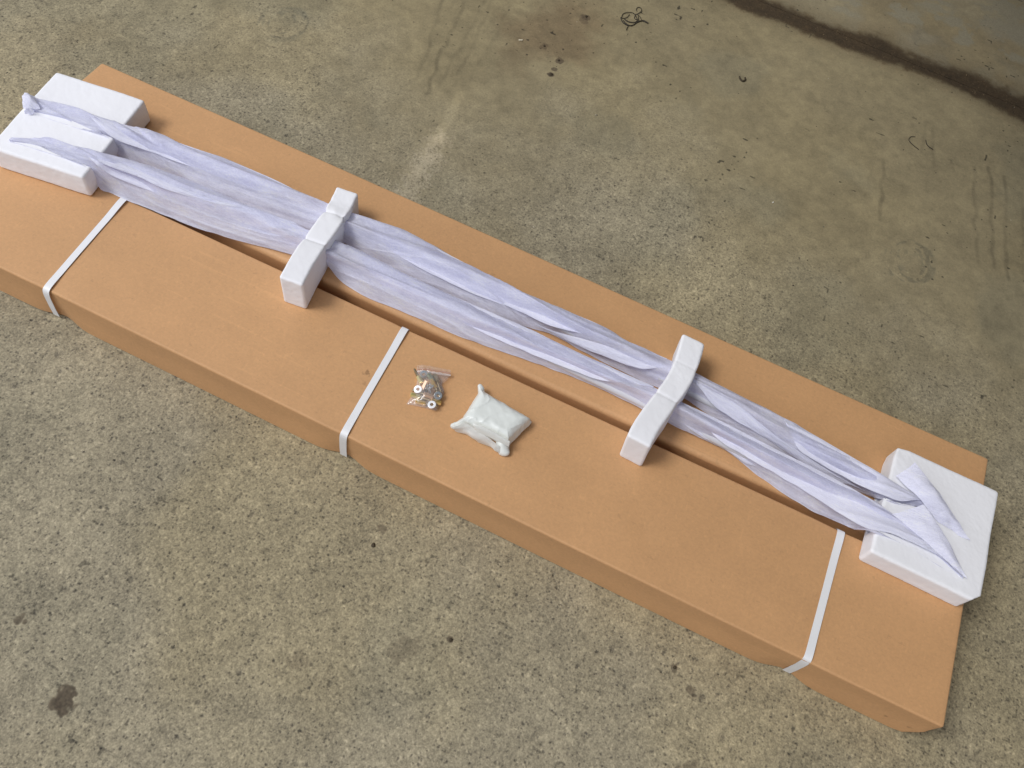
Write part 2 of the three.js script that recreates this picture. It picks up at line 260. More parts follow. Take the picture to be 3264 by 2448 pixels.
const fabricBump = texture(512, 512, (i, j) => { const x = i / 512, y = j / 512, h = 255 * (0.6 * vn(x * 40, y * 256) + 0.4 * vn(x * 256, y * 256 + 9)); return [h, h, h]; }, false, false);
const fabricMap = texture(1024, 1024, (i, j) => { const x = i / 1024, y = j / 1024, f = vn(x * 40, y * 250) * 0.5 + vn(x * 250, y * 256 + 60) * 0.5, c = fbm(x * 6, y * 30, 3), L = 1 + (f - 0.5) * 0.10 + (c - 0.5) * 0.08; return [235 * L, 236 * L, 255 * L]; }, true, false);
const fabricThin = texture(512, 512, (i, j) => { const x = i / 512, y = j / 512, h = 255 * clamp(0.62 + (fbm(x * 2.2, y * 70, 3) - 0.5) * 0.45 + (vn(x * 60, y * 250) - 0.5) * 0.22 + (fbm(x * 9 + 7, y * 30, 2) - 0.5) * 0.25, 0, 1); return [h, h, h]; }, false, false);
const fabric = new THREE.MeshPhysicalMaterial({ name: 'lilac_white_nonwoven', map: fabricMap, bumpMap: fabricBump, bumpScale: 0.0007, roughness: 0.8, transmission: 0.62, transmissionMap: fabricThin, thickness: 0, ior: 1.3, side: THREE.DoubleSide });
const fabricDouble = new THREE.MeshPhysicalMaterial({ name: 'lilac_white_nonwoven_doubled', map: fabricMap, bumpMap: fabricBump, bumpScale: 0.0007, roughness: 0.8, transmission: 0.2, transmissionMap: fabricThin, thickness: 0, ior: 1.3, side: THREE.DoubleSide });
const strapMat = new THREE.MeshStandardMaterial({ name: 'white_plastic_strap', color: new THREE.Color(0.85, 0.855, 0.87), roughness: 0.42 });

// ---------------------------------------------------------------- the two long boxes
const STRAPX = [[-1.016, -0.998, -1.016], [-0.338, -0.325, -0.332], [0.612, 0.611, 0.616]];   // x at the back edge, at the front edge, at the foot
const pinch = (x) => STRAPX.reduce((s, p) => s + Math.exp(-(((x - p[1]) / 0.035) ** 2)), 0);
function profile(hw, hh, r, n = 7, r0 = r) {                                // rounded rectangle as [z, y] around its middle
  const P = []; for (const [sz, sy, a0] of [[1, 1, 0], [-1, 1, 1], [-1, -1, 2], [1, -1, 3]]) { const q = a0 === 0 ? r0 : r; for (let k = 0; k <= n; k++) { const a = (a0 + k / n) * Math.PI / 2; P.push([sz * (hw - q) + Math.cos(a) * q, sy * (hh - q) + Math.sin(a) * q]); } }
  const Q = []; P.forEach((p, i) => { Q.push(p); const q = P[(i + 1) % P.length], d = Math.hypot(q[0] - p[0], q[1] - p[1]), m = d > 0.03 ? 10 : 1; for (let k = 1; k < m; k++) Q.push([lerp(p[0], q[0], k / m), lerp(p[1], q[1], k / m)]); }); return Q;
}
function boxBody(x0, x1, z0, z1, deform, seed, lip = 0.0045) {
  const hw = (z1 - z0) / 2, hh = BH / 2, P = profile(hw, hh, 0.0045, 7, lip), n = P.length, xs = [];
  const r = 0.004; xs.push(x0, x0 + 0.0012, x0 + r); for (let x = x0 + 0.014; x < x1 - r; x += 0.014) xs.push(x); xs.push(x1 - r, x1 - 0.0012, x1);
  const pos = [], uv = [], idx = [], per = [0]; for (let k = 0; k < n; k++) { const p = P[k], q = P[(k + 1) % n]; per.push(per[k] + Math.hypot(q[0] - p[0], q[1] - p[1])); }
  const put = (x, p, s) => {
    const inset = x <= x0 + 0.0005 || x >= x1 - 0.0005 ? r : x < x0 + r * 0.9 || x > x1 - r * 0.9 ? r * 0.35 : 0;
    let z = p[0] * (1 - inset / hw), y = p[1] * (1 - inset / hh);
    [x, y, z] = deform(x, y, z, p); y += hh; z += (z0 + z1) / 2;
    y += (fbm(x * 3 + seed, z * 5, 2) - 0.5) * 0.0016 * (p[1] > 0 ? 1 : 0);
    pos.push(x, Math.max(0.0008, y), z); uv.push((x + 1.34) / 2.25, s / 0.78);
  };
  for (const x of xs) for (let k = 0; k <= n; k++) put(x, P[k % n], per[k]);
  const w = n + 1; for (let i = 0; i < xs.length - 1; i++) for (let k = 0; k < n; k++) { const a = i * w + k, b = a + 1, c = a + w, d = c + 1; idx.push(a, b, c, b, d, c); }
  for (const [i, f] of [[0, 0], [xs.length - 1, 1]]) { const c = pos.length / 3; put(xs[i], [0, 0], per[n] / 2); const base = pos.length / 3; for (let k = 0; k <= n; k++) { put(xs[i], P[k % n], per[k]); uv[uv.length - 2] = 0.3 + P[k % n][0] / 2.25; uv[uv.length - 1] = 0.5 + P[k % n][1] / 0.78; } for (let k = 0; k < n; k++) if (f) idx.push(c, base + k, base + k + 1); else idx.push(c, base + k + 1, base + k); }
  const g = new THREE.BufferGeometry(); g.setAttribute('position', new THREE.Float32BufferAttribute(pos, 3)); g.setAttribute('uv', new THREE.Float32BufferAttribute(uv, 2)); g.setIndex(idx); g.computeVertexNormals(); return g;
}
const ZF = 0.1859, ZG = -0.0854, ZR = -0.106, ZB = -0.3947, XR = 0.8657, XL = -1.318;
const frontDeform = (x, y, z, p) => {
  const k = pinch(x), foot = ss(0.02, -BH / 2, y) * ss(0, 0.13, z);
  z -= k * 0.006 * foot + k * 0.0015 * ss(0.1, 0.135, z); z += foot * 0.004 * (1 - k);
  y -= k * 0.0022 * (y > 0 ? 1 : 0) * ss(0.09, 0.13, Math.abs(z)); y += (y < 0 ? 1 : 0) * k * 0.004 * ss(0.1, 0.13, z);
  if (y < 0) { y += 0.006 * ss(0.04, 0, XR - x) * ss(0.1, 0.135, z); x -= 0.018 * ss(0.05, 0, XR - x) * ss(0.09, 0.135, z) * ss(0, -0.05, y); }
  if (y > 0) for (const [dx, dz, R, a] of [[0.268, 0.049, 0.016, 0.0016], [0.222, 0.044, 0.02, -0.001], [-0.75, 0.02, 0.06, 0.0012], [-0.12, -0.02, 0.07, 0.001], [0.45, 0.03, 0.06, -0.001]]) y -= a * Math.exp(-(((x - dx) ** 2 + (z - dz) ** 2) / (R * R)));
  z += 0.0025 * Math.sin(x * 2.1 + 0.6) * (z > 0 ? 1 : 0);
  return [x, y, z];
};
const frontBox = thing('cardboard_box', 'long brown cardboard box in front, bound with three white straps', 'cardboard box');
part('box_body', boxBody(-1.33, XR, ZG, ZF, frontDeform, 0.13), kraft(1, [[0.985, 0.142, 0.006, 0.2], [0.995, 0.118, 0.004, 0.09], [2.135, 0.69, 0.004, 0.16], [2.18, 0.69, 0.004, 0.14], [1.55, 0.1, 0.003, 0.06], [0.4, 0.2, 0.004, 0.05]]), frontBox);
for (const [xb, xf, xg] of STRAPX) {                                // each strap lies on the deformed box, over the top and down both long sides
  const path = [[xb, ZG + 0.0035, 0.002], [xb, ZG - 0.001, BH * 0.5], [xb, ZG - 0.001, BH - 0.006], [lerp(xb, xf, 0.01), ZG + 0.003, BH + 0.0004], [lerp(xb, xf, 0.25), lerp(ZG, ZF, 0.25), BH + 0.0012], [lerp(xb, xf, 0.5), lerp(ZG, ZF, 0.5), BH + 0.0014], [lerp(xb, xf, 0.8), lerp(ZG, ZF, 0.8), BH + 0.0011], [xf, ZF - 0.006, BH + 0.0002], [xf, ZF - 0.0012, BH - 0.004], [lerp(xf, xg, 0.5), ZF - 0.0005, BH * 0.5], [xg, ZF - 0.0035, 0.006]];
  const c = new THREE.CatmullRomCurve3(path.map(([x, z, y]) => new THREE.Vector3(x, y, z)), false, 'centripetal', 0.5), N = 150;
  const g = [];
  for (const off of [0, 0.0007]) g.push(grid(N, 1, (u, v) => { const p = c.getPoint(u), t = c.getTangent(u), nrm = new THREE.Vector3(0, -t.z, t.y).normalize(); if (p.y < BH - 0.004 && p.z > 0) nrm.set(0, 0, 1); const wx = lerp(-0.0074, 0.0074, v) * (1 + 0.05 * Math.sin(u * 9)); return [p.x + wx, p.y + (off + 0.0006) * Math.abs(nrm.y), p.z + (off + 0.0006) * nrm.z * Math.sign(p.z + 0.02) * Math.sign(nrm.z || 1), u, v]; }, true));
  tag(part('strap', mergeGeometries(g), strapMat, frontBox), 'white plastic packing strap');
}
const backBox = thing('cardboard_box', 'long brown cardboard box behind, without straps, along the gap', 'cardboard box');
part('box_body', boxBody(XL, XR + 0.002, ZB, ZR, (x, y, z) => [x, y, z + (z > 0 ? 0.0025 * Math.sin(x * 3.1 + 1) : 0.002 * Math.sin(x * 2.3))], 0.57, 0.011), kraft(2, [[1.1, 0.2, 0.004, 0.06], [1.9, 0.1, 0.003, 0.07]]), backBox);

// ---------------------------------------------------------------- where the wrapped bars run: back edge, ridge over the bar and front edge of each sleeve
const B1 = [[-1.3127, 0.1884, -0.1706], [-1.2932, 0.1804, -0.1778], [-1.2344, 0.1774, -0.1933], [-1.1732, 0.1774, -0.1984], [-1.0980, 0.1764, -0.2116], [-1.0508, 0.1654, -0.2316], [-0.9998, 0.1554, -0.2424], [-0.8667, 0.1504, -0.2585], [-0.7533, 0.1504, -0.2627], [-0.6532, 0.1554, -0.2542], [-0.5831, 0.1554, -0.2554], [-0.4662, 0.1454, -0.2795], [-0.3902, 0.1404, -0.2813], [-0.3039, 0.1404, -0.2761], [-0.1331, 0.1404, -0.2675], [0.0199, 0.1404, -0.2732], [0.0844, 0.1454, -0.2603], [0.1824, 0.1554, -0.2533], [0.2406, 0.1554, -0.2491], [0.3540, 0.1504, -0.2455], [0.4788, 0.1504, -0.2380], [0.5904, 0.1554, -0.2202], [0.6333, 0.1654, -0.2077], [0.6728, 0.1664, -0.1998], [0.7321, 0.1664, -0.1885]];
const R1 = [[-1.2950, 0.1934, -0.1458], [-1.2712, 0.1854, -0.1513], [-1.2131, 0.1794, -0.1681], [-1.1462, 0.1789, -0.1812], [-1.0907, 0.1784, -0.1904], [-0.9651, 0.1684, -0.2113], [-0.8405, 0.1664, -0.2244], [-0.7133, 0.1664, -0.2289], [-0.6312, 0.1674, -0.2325], [-0.5656, 0.1674, -0.2307], [-0.4387, 0.1644, -0.2371], [-0.3124, 0.1644, -0.2420], [-0.1756, 0.1644, -0.2456], [-0.0088, 0.1644, -0.2353], [0.1624, 0.1654, -0.2244], [0.2515, 0.1654, -0.2244], [0.3831, 0.1624, -0.2169], [0.5061, 0.1624, -0.2024], [0.6112, 0.1674, -0.1854], [0.6762, 0.1674, -0.1798], [0.7322, 0.1674, -0.1845]];
const F1 = [[-1.2932, 0.1804, -0.1403], [-1.2687, 0.1744, -0.1424], [-1.2403, 0.1739, -0.1456], [-1.1739, 0.1739, -0.1544], [-1.1003, 0.1739, -0.1658], [-1.0949, 0.1404, -0.1655], [-1.0675, 0.1224, -0.1608], [-1.0177, 0.1184, -0.1626], [-0.8802, 0.1164, -0.1659], [-0.7256, 0.1164, -0.1766], [-0.6296, 0.1224, -0.1916], [-0.5486, 0.1224, -0.2037], [-0.5071, 0.1164, -0.2002], [-0.4271, 0.1144, -0.1944], [-0.3087, 0.1144, -0.1946], [-0.1702, 0.1144, -0.1981], [-0.0684, 0.1144, -0.2185], [-0.0071, 0.1144, -0.2138], [0.0856, 0.1144, -0.2077], [0.1775, 0.1164, -0.2059], [0.2364, 0.1184, -0.2076], [0.2647, 0.1154, -0.2049], [0.4010, 0.1144, -0.1756], [0.5358, 0.1144, -0.1734], [0.6494, 0.1164, -0.1807], [0.6503, 0.1454, -0.1645], [0.6640, 0.1634, -0.1564], [0.7002, 0.1634, -0.1652], [0.7342, 0.1644, -0.1832]];
const B2 = [[-1.2645, 0.1764, -0.0585], [-1.2020, 0.1764, -0.0967], [-1.1501, 0.1764, -0.1025], [-1.0831, 0.1754, -0.1200], [-1.0396, 0.1654, -0.1343], [-0.9976, 0.1554, -0.1505], [-0.8733, 0.1504, -0.1673], [-0.7187, 0.1504, -0.1740], [-0.6231, 0.1604, -0.1687], [-0.5637, 0.1604, -0.1708], [-0.5093, 0.1404, -0.1925], [-0.4232, 0.1384, -0.1871], [-0.3060, 0.1384, -0.1866], [-0.1694, 0.1384, -0.1900], [-0.0984, 0.1404, -0.1895], [0.0316, 0.1424, -0.1861], [0.1759, 0.1554, -0.1778], [0.2312, 0.1554, -0.1731], [0.2861, 0.1454, -0.1791], [0.4444, 0.1454, -0.1707], [0.5522, 0.1504, -0.1624], [0.6432, 0.1634, -0.1434], [0.6788, 0.1654, -0.1333], [0.7524, 0.1664, -0.1082], [0.8263, 0.1644, -0.0728]];
const R2 = [[-1.2589, 0.1774, -0.0544], [-1.2055, 0.1784, -0.0782], [-1.1378, 0.1794, -0.0887], [-1.0623, 0.1794, -0.1042], [-1.0002, 0.1704, -0.1225], [-0.8661, 0.1654, -0.1290], [-0.7435, 0.1654, -0.1469], [-0.6416, 0.1664, -0.1431], [-0.5516, 0.1684, -0.1381], [-0.4957, 0.1604, -0.1498], [-0.3793, 0.1584, -0.1497], [-0.2242, 0.1584, -0.1487], [-0.0582, 0.1584, -0.1556], [0.0515, 0.1604, -0.1538], [0.1682, 0.1654, -0.1551], [0.2497, 0.1654, -0.1484], [0.3456, 0.1604, -0.1445], [0.4236, 0.1604, -0.1419], [0.5491, 0.1604, -0.1361], [0.6561, 0.1694, -0.1262], [0.6999, 0.1684, -0.1184], [0.7622, 0.1684, -0.0976], [0.8259, 0.1664, -0.0707]];
const F2 = [[-1.2579, 0.1744, -0.0534], [-1.2351, 0.1744, -0.0581], [-1.1446, 0.1744, -0.0714], [-1.0869, 0.1744, -0.0760], [-1.0836, 0.1554, -0.0766], [-1.0795, 0.1304, -0.0776], [-1.0676, 0.1164, -0.0740], [-1.0492, 0.1144, -0.0780], [-1.0089, 0.1134, -0.0797], [-0.9380, 0.1134, -0.0838], [-0.8611, 0.1134, -0.0886], [-0.7780, 0.1134, -0.0993], [-0.6429, 0.1164, -0.1244], [-0.5565, 0.1254, -0.1342], [-0.5162, 0.1164, -0.1210], [-0.4543, 0.1134, -0.1118], [-0.3606, 0.1134, -0.1161], [-0.2242, 0.1134, -0.1201], [-0.0707, 0.1134, -0.1372], [0.0429, 0.1134, -0.1465], [0.1738, 0.1184, -0.1414], [0.2415, 0.1224, -0.1347], [0.3511, 0.1134, -0.1385], [0.4407, 0.1124, -0.1151], [0.5432, 0.1124, -0.0976], [0.6370, 0.1154, -0.0966], [0.6351, 0.1404, -0.0871], [0.6377, 0.1634, -0.0779], [0.7124, 0.1634, -0.0841], [0.7844, 0.1634, -0.0738], [0.8279, 0.1634, -0.0700]];
// ---------------------------------------------------------------- foam blocks
const fuzz = (x, y, z) => (vn3(x * 240, z * 240, y * 240) - 0.5) * 0.00035 + (vn3(x * 90 + 9, z * 90, y * 90) - 0.5) * 0.0006 + (vn3(x * 14, z * 14 + 5, y * 14) - 0.5) * 0.0022;
const slots = [[B1, F1], [B2, F2]].map((p) => p.map(byX));
const slotZ = (k, x) => (slots[k][0](x)[1] + slots[k][1](x)[1]) / 2;
const local = (cx, cz, a, x, z) => { const c = Math.cos(a), s = Math.sin(a), dx = x - cx, dz = z - cz; return [dx * c - dz * s, dx * s + dz * c]; };
function foamThing(label, sdf, lo, hi, cell = 0.003) {
  const c = [(lo[0] + hi[0]) / 2, BH, (lo[2] + hi[2]) / 2], t = part('foam_block', surfaceNet(sdf, lo, hi, cell).translate(-c[0], -c[1], -c[2]), foam);
  t.position.set(...c); return tag(t, label, 'foam block');
}
// left end block: three fingers towards the right, the wrapped bars lie in the two slots between them
foamThing('three fingered white foam block at the left end, both wrapped bars in its slots', (x, y, z) => {
  const [u, w] = local(-1.196, -0.160, 0.135, x, z), v = y - BH;
  let d = sdBox(u, v - 0.0315, w, 0.107, 0.031, 0.126, 0.0065);
  for (const k of [0, 1]) { const hw = lerp(0.0004, 0.0155, ss(-1.25, -1.10, x)); d = Math.max(d, -Math.max(Math.abs(z - slotZ(k, x)) - hw, 0.014 - v, -1.25 - x)); }
  const tip = Math.max(0, u - 0.06); d += tip * 0.03 * Math.abs(v - 0.03) / 0.03;
  return d + fuzz(x, y, z);
}, [-1.345, BH - 0.006, -0.315], [-1.05, BH + 0.075, -0.01]);
// right end block
foamThing('white foam block at the right end with the loose fabric tails on it', (x, y, z) => {
  const [u, w] = local(0.762, -0.164, -0.015, x, z), v = y - BH;
  let d = sdBox(u, v - 0.026, w, 0.106, 0.0265, 0.125, 0.0065);
  for (const k of [0, 1]) { const hw = lerp(0.016, 0.001, ss(0.655, 0.76, x)); d = Math.max(d, -Math.max(Math.abs(z - slotZ(k, Math.min(x, 0.70))) - hw, 0.012 - v, x - 0.77)); }
  const cr = (u - 0.103) + (w - 0.122) + 0.012; d = Math.max(d, cr * 0.7);
  d += ss(0.03, 0, u + 0.106) * 0.004 * ss(0.03, 0, w + 0.125);
  return d + fuzz(x + 3, y, z);
}, [0.64, BH - 0.006, -0.305], [0.885, BH + 0.065, -0.02]);
// the two saddle blocks that the bars pass through
foamThing('upright white foam block left of the middle, pinching the wrapped bars', (x, y, z) => {
  let [u, w] = local(-0.577, -0.160, 0.115, x, z); const v = y - BH, hgt = 0.076 + ss(0.0, 0.14, w) * 0.010 - ss(-0.06, -0.10, w) * 0.007; u += 0.003 * Math.sin(w * 26);
  let d = sdBox(u, v - hgt / 2 + 0.001, w, 0.0255, hgt / 2, 0.139, 0.0055);
  d += 0.0022 * Math.exp(-(((w + 0.062) / 0.0035) ** 2)) * ss(0.05, 0.07, v) + 0.0026 * Math.exp(-(((w - 0.022) / 0.0035) ** 2)) * ss(0.05, 0.07, v);
  d += 0.0016 * Math.exp(-(((w - 0.022) / 0.016) ** 2)) + 0.0035 * Math.exp(-(((w + 0.062) / 0.012) ** 2)) * ss(0.0, 0.02, Math.abs(u));
  return d + fuzz(x + 7, y, z);
}, [-0.65, BH - 0.006, -0.315], [-0.505, BH + 0.105, -0.005], 0.0027);
foamThing('curved upright white foam block right of the middle, pinching the wrapped bars', (x, y, z) => {
  let [u, w] = local(0.206, -0.163, -0.045, x, z); const v = y - BH, hgt = 0.082 + ss(0.02, 0.13, w) * 0.006; u -= 0.009 * Math.cos((w + 0.05) * 18) - 0.005; u += (v - 0.04) * 0.06;
  let d = sdBox(u, v - hgt / 2 + 0.001, w, 0.0245, hgt / 2, 0.139, 0.0055);
  d += 0.0015 * Math.exp(-(((w - 0.018) / 0.004) ** 2)) * ss(0.05, 0.07, v) + 0.002 * Math.exp(-(((w - 0.018) / 0.018) ** 2)) * ss(0, 0.02, u) + 0.0008 * Math.exp(-(((w + 0.07) / 0.004) ** 2)) * ss(0.05, 0.07, v);
  d += 0.001 * Math.exp(-(((w + 0.075) / 0.014) ** 2)) * ss(0, 0.02, u);
  return d + fuzz(x + 11, y, z);
}, [0.155, BH - 0.006, -0.32], [0.26, BH + 0.105, -0.01], 0.0027);

// ---------------------------------------------------------------- the bars wrapped in nonwoven fabric
// sheets are lofted over curves that run along the bar; streaky creases follow its length
const crease = (x, z, s, amp) => {                                   // long soft pleats with a few sharp ones, drifting across the width
  const w = z + (vn(x * 3.3 + s * 5, s) - 0.5) * 0.05 + 0.02 * Math.sin(x * 2.3 + s);
  return ((vn(x * 1.7 + s * 13, w * 42 + s * 7) - 0.5) * 1.7 + (ridge(vn(x * 1.5 + s * 3, w * 60 + s * 11)) ** 4 - 0.2) * 0.7 + (ridge(vn(x * 1.3 + s * 5, w * 130)) ** 2 - 0.33) * 0.34 + (vn(x * 3 + s * 2, w * 230 + x * 4) - 0.5) * 0.22 + (fbm(x * 26 + s, z * 60, 2) - 0.5) * 0.10) * amp;
};
function sheet(curves, x0, x1, { nu = 300, nv = 26, seed = 0, amp = 0.005, taper = 0.02, floor = BH + 0.0012, fray = 0, lift = 0, ends = [0, 0] } = {}) {
  const C = curves.map((c) => byX(c)), K = C.length - 1;
  return grid(nu, nv, (u, v) => {
    const near = (ends[0] ? ss(-0.06, ends[0], u) : 1) * (ends[1] ? ss(-0.06, ends[1], 1 - u) : 1);
    const x = lerp(x0, x1, u), P = C.map((c) => c(x)), f = v * near * K, k = Math.min(K - 1, Math.floor(f)), t = f - k, t2 = t * t, t3 = t2 * t, g = (i, c) => P[clamp(i, 0, K)][c];
    const cr = (c) => 0.5 * (2 * g(k, c) + (g(k + 1, c) - g(k - 1, c)) * t + (2 * g(k - 1, c) - 5 * g(k, c) + 4 * g(k + 1, c) - g(k + 2, c)) * t2 + (3 * g(k, c) - g(k - 1, c) - 3 * g(k + 1, c) + g(k + 2, c)) * t3);
    let y = cr(0), z = cr(1); const e = Math.min(1, Math.min(v, 1 - v) * 5 + 0.15);
    y += crease(x, z, seed, amp) * e + lift * v; z += (fbm(x * 16 + seed, v * 3, 2) - 0.5) * 0.004 * e + (v > 0.99 ? (vn(x * 40 + seed, 7) - 0.5) * fray : 0);
    return [x, Math.max(floor, y), z, x / 0.25 + seed, v * 0.09 / 0.25 + seed * 0.3];
  });
}
const dy = (c, d, s = 0) => c.map(([x, y, z]) => [x, y + d, z + s]);

const mix = (A, B, n, t, d = 0) => { const a = byX(A), b = byX(B), x0 = Math.max(A[0][0], B[0][0]), x1 = Math.min(A.at(-1)[0], B.at(-1)[0]), o = []; for (let i = 0; i <= n; i++) { const x = lerp(x0, x1, i / n), p = a(x), q = b(x), tt = typeof t === 'function' ? t(x) : t; o.push([x, lerp(p[0], q[0], tt) + d, lerp(p[1], q[1], tt)]); } return o; };
function ends(...cs) { return [Math.max(...cs.map((c) => c[0][0])), Math.min(...cs.map((c) => c.at(-1)[0]))]; }
const barMat = new THREE.MeshStandardMaterial({ name: 'white_bar', color: new THREE.Color(0.62, 0.63, 0.68), roughness: 0.4 });

function bar(label, B, R, F, seed) {
  const t = thing('wrapped_bar', label, 'wrapped bar', [0, 0, 0]);
  const [x0, x1] = ends(B, R, F), q1 = mix(R, F, 60, 0.33, -0.004), q2 = mix(R, F, 60, 0.68, -0.005);
  const low = B.map(([x, y, z]) => [x, Math.min(y - 0.012, y * 0.5 + BH * 0.5), z + 0.006]);
  part('fabric_sleeve', sheet([low, B, R, q1, q2, F], x0, x1, { nu: 620, nv: 60, seed, amp: 0.007, fray: 0.002 }), fabric, t);
  const rod = R.filter(([x]) => x > -1.25 && x < 0.76).map(([x, y, z]) => [x, y - 0.035, z]);
  part('bar', new THREE.TubeGeometry(new THREE.CatmullRomCurve3(rod.filter((_, i) => i % 3 === 0 || i === rod.length - 1).map((p) => new THREE.Vector3(...p))), 120, 0.0095, 12, false), barMat, t);
  return t;
}
const rear = bar('fabric wrapped bar farther from the straps, running along the back box', B1, R1, F1, 1);
const front = bar('fabric wrapped bar nearer the straps, running over the gap between boxes', B2, R2, F2, 2);
function fold(t, top, edgeCurve, seed, o = {}) {
  const [x0, x1] = ends(top, edgeCurve), m = mix(top, edgeCurve, 40, 0.5, o.sag ?? 0.001);
  part('fabric_fold', sheet([top, m, edgeCurve], x0 + 0.001, x1 - 0.001, { nu: 240, nv: 18, seed, amp: o.amp ?? 0.003, fray: 0.0015, ends: o.ends ?? [0.2, 0.2] }), fabricDouble, t);
}
fold(front, dy(B2, 0.004, 0.004), [[-1.1278, 0.1804, -0.0749], [-1.0662, 0.1804, -0.0799], [-1.0420, 0.1624, -0.0903], [-0.9861, 0.1484, -0.1007], [-0.9289, 0.1414, -0.1132], [-0.8796, 0.1394, -0.1237], [-0.8538, 0.1384, -0.1221], [-0.8169, 0.1384, -0.1312], [-0.7424, 0.1414, -0.1388], [-0.6296, 0.1544, -0.1395]], 3);
fold(front, dy(R2, 0.003, -0.004), [[-1.1198, 0.1824, -0.0900], [-1.0543, 0.1824, -0.0953], [-0.9886, 0.1724, -0.1078], [-0.9264, 0.1654, -0.1126], [-0.8456, 0.1604, -0.1265], [-0.7605, 0.1604, -0.1358]], 9, { amp: 0.002 });
fold(front, dy(B2, 0.004, 0.003), [[-0.5304, 0.1564, -0.1332], [-0.4818, 0.1434, -0.1373], [-0.4331, 0.1374, -0.1382], [-0.3059, 0.1364, -0.1426], [-0.1808, 0.1364, -0.1372], [-0.0698, 0.1374, -0.1391], [0.0171, 0.1404, -0.1423], [0.0767, 0.1454, -0.1428], [0.1712, 0.1564, -0.1430]], 4);
fold(front, dy(B2, 0.005, 0.004), [[0.2375, 0.1584, -0.1420], [0.2999, 0.1444, -0.1373], [0.3927, 0.1394, -0.1287], [0.5049, 0.1394, -0.1154], [0.6287, 0.1604, -0.0835], [0.6918, 0.1704, -0.0907], [0.7631, 0.1704, -0.0852], [0.8220, 0.1684, -0.0687]], 5);
fold(front, [[0.2400, 0.1404, -0.1419], [0.3024, 0.1304, -0.1448], [0.3522, 0.1264, -0.1431], [0.4244, 0.1224, -0.1297]], [[0.2436, 0.1344, -0.1370], [0.3067, 0.1264, -0.1360], [0.3486, 0.1224, -0.1356], [0.4295, 0.1184, -0.1177]], 12, { amp: 0.0015 });
fold(rear, dy(B1, 0.004, 0.004), [[-1.1748, 0.1824, -0.1587], [-1.1100, 0.1804, -0.1659], [-1.0692, 0.1684, -0.1734], [-1.0181, 0.1584, -0.1878], [-0.9628, 0.1524, -0.1967], [-0.8796, 0.1494, -0.2087], [-0.7919, 0.1494, -0.2159], [-0.6819, 0.1564, -0.2235]], 6);
fold(rear, dy(B1, 0.004, 0.003), [[-0.5593, 0.1624, -0.2106], [-0.5170, 0.1504, -0.2197], [-0.4282, 0.1444, -0.2181], [-0.3274, 0.1424, -0.2119], [-0.2395, 0.1404, -0.2130], [-0.1553, 0.1404, -0.2199], [-0.0681, 0.1444, -0.2168], [0.0235, 0.1504, -0.2331], [0.1740, 0.1654, -0.2308]], 7);
fold(rear, [[-0.1068, 0.1364, -0.2099], [-0.0606, 0.1364, -0.2128], [0.0056, 0.1444, -0.2213], [0.0881, 0.1544, -0.2273], [0.1780, 0.1664, -0.2282]], [[-0.1035, 0.1284, -0.2054], [-0.0584, 0.1284, -0.2111], [0.0137, 0.1344, -0.2068], [0.0989, 0.1404, -0.2087], [0.1780, 0.1544, -0.2094]], 8, { amp: 0.0018 });
fold(rear, [[0.2230, 0.1684, -0.2250], [0.2796, 0.1664, -0.2203], [0.3349, 0.1644, -0.2160], [0.4347, 0.1544, -0.1917], [0.4925, 0.1444, -0.1876], [0.5571, 0.1344, -0.1826], [0.6321, 0.1304, -0.1780]], [[0.2333, 0.1564, -0.2103], [0.3262, 0.1444, -0.1966], [0.4207, 0.1364, -0.1885], [0.5042, 0.1284, -0.1782], [0.5842, 0.1224, -0.1761], [0.6416, 0.1244, -0.1790]], 10, { amp: 0.0018 });
fold(rear, dy(B1, 0.004, 0.003), [[0.4323, 0.1574, -0.1911], [0.5054, 0.1444, -0.1860], [0.5735, 0.1424, -0.1798], [0.6213, 0.1554, -0.1676], [0.6498, 0.1664, -0.1621], [0.6964, 0.1704, -0.1645], [0.7301, 0.1704, -0.1792]], 11);
// loose tails at the ends
function patch(c00, c10, c01, c11, bow, seed, nu = 36, nv = 20) {
  return grid(nu, nv, (u, v) => { const k = (i) => lerp(lerp(c00[i], c10[i], u), lerp(c01[i], c11[i], u), v), b = Math.sin(u * Math.PI) * Math.sin(v * Math.PI) * bow + Math.sin(v * Math.PI) * bow * 0.6; const x = k(0), z = k(2);
    return [x + (vn(v * 5 + seed, u * 3) - 0.5) * 0.004, k(1) + b + (vn(x * 60 + seed, z * 140) - 0.5) * 0.0025 + (vn(u * 3 + seed * 2, v * 4) - 0.5) * 0.004, z + (vn(u * 4, seed + v * 3) - 0.5) * 0.004, x / 0.25, z / 0.25]; });
}
part('fabric_tail', patch([0.6640, 0.1704, -0.2110], [0.6860, 0.1884, -0.2474], [0.7572, 0.1684, -0.1599], [0.8154, 0.1684, -0.1606], 0.010, 3), fabricDouble, rear);
part('fabric_tail', patch([0.7174, 0.1704, -0.1870], [0.7411, 0.1804, -0.2167], [0.7620, 0.1664, -0.1604], [0.8250, 0.1654, -0.1500], 0.006, 5), fabricDouble, rear);
part('fabric_tail', patch([0.6741, 0.1724, -0.1279], [0.7180, 0.1924, -0.1648], [0.8240, 0.1684, -0.0717], [0.8310, 0.1684, -0.0726], 0.008, 7), fabricDouble, front);
part('fabric_tail', patch([-1.3124, 0.1904, -0.1704], [-1.2898, 0.1844, -0.1758], [-1.2870, 0.1864, -0.1343], [-1.2588, 0.1854, -0.1536], 0.008, 9), fabricDouble, rear);
part('fabric_tail', patch([-1.2828, 0.1844, -0.1340], [-1.2639, 0.1844, -0.1438], [-1.2791, 0.1764, -0.1310], [-1.2645, 0.1764, -0.1403], 0.006, 11, 20, 12), fabricDouble, rear);

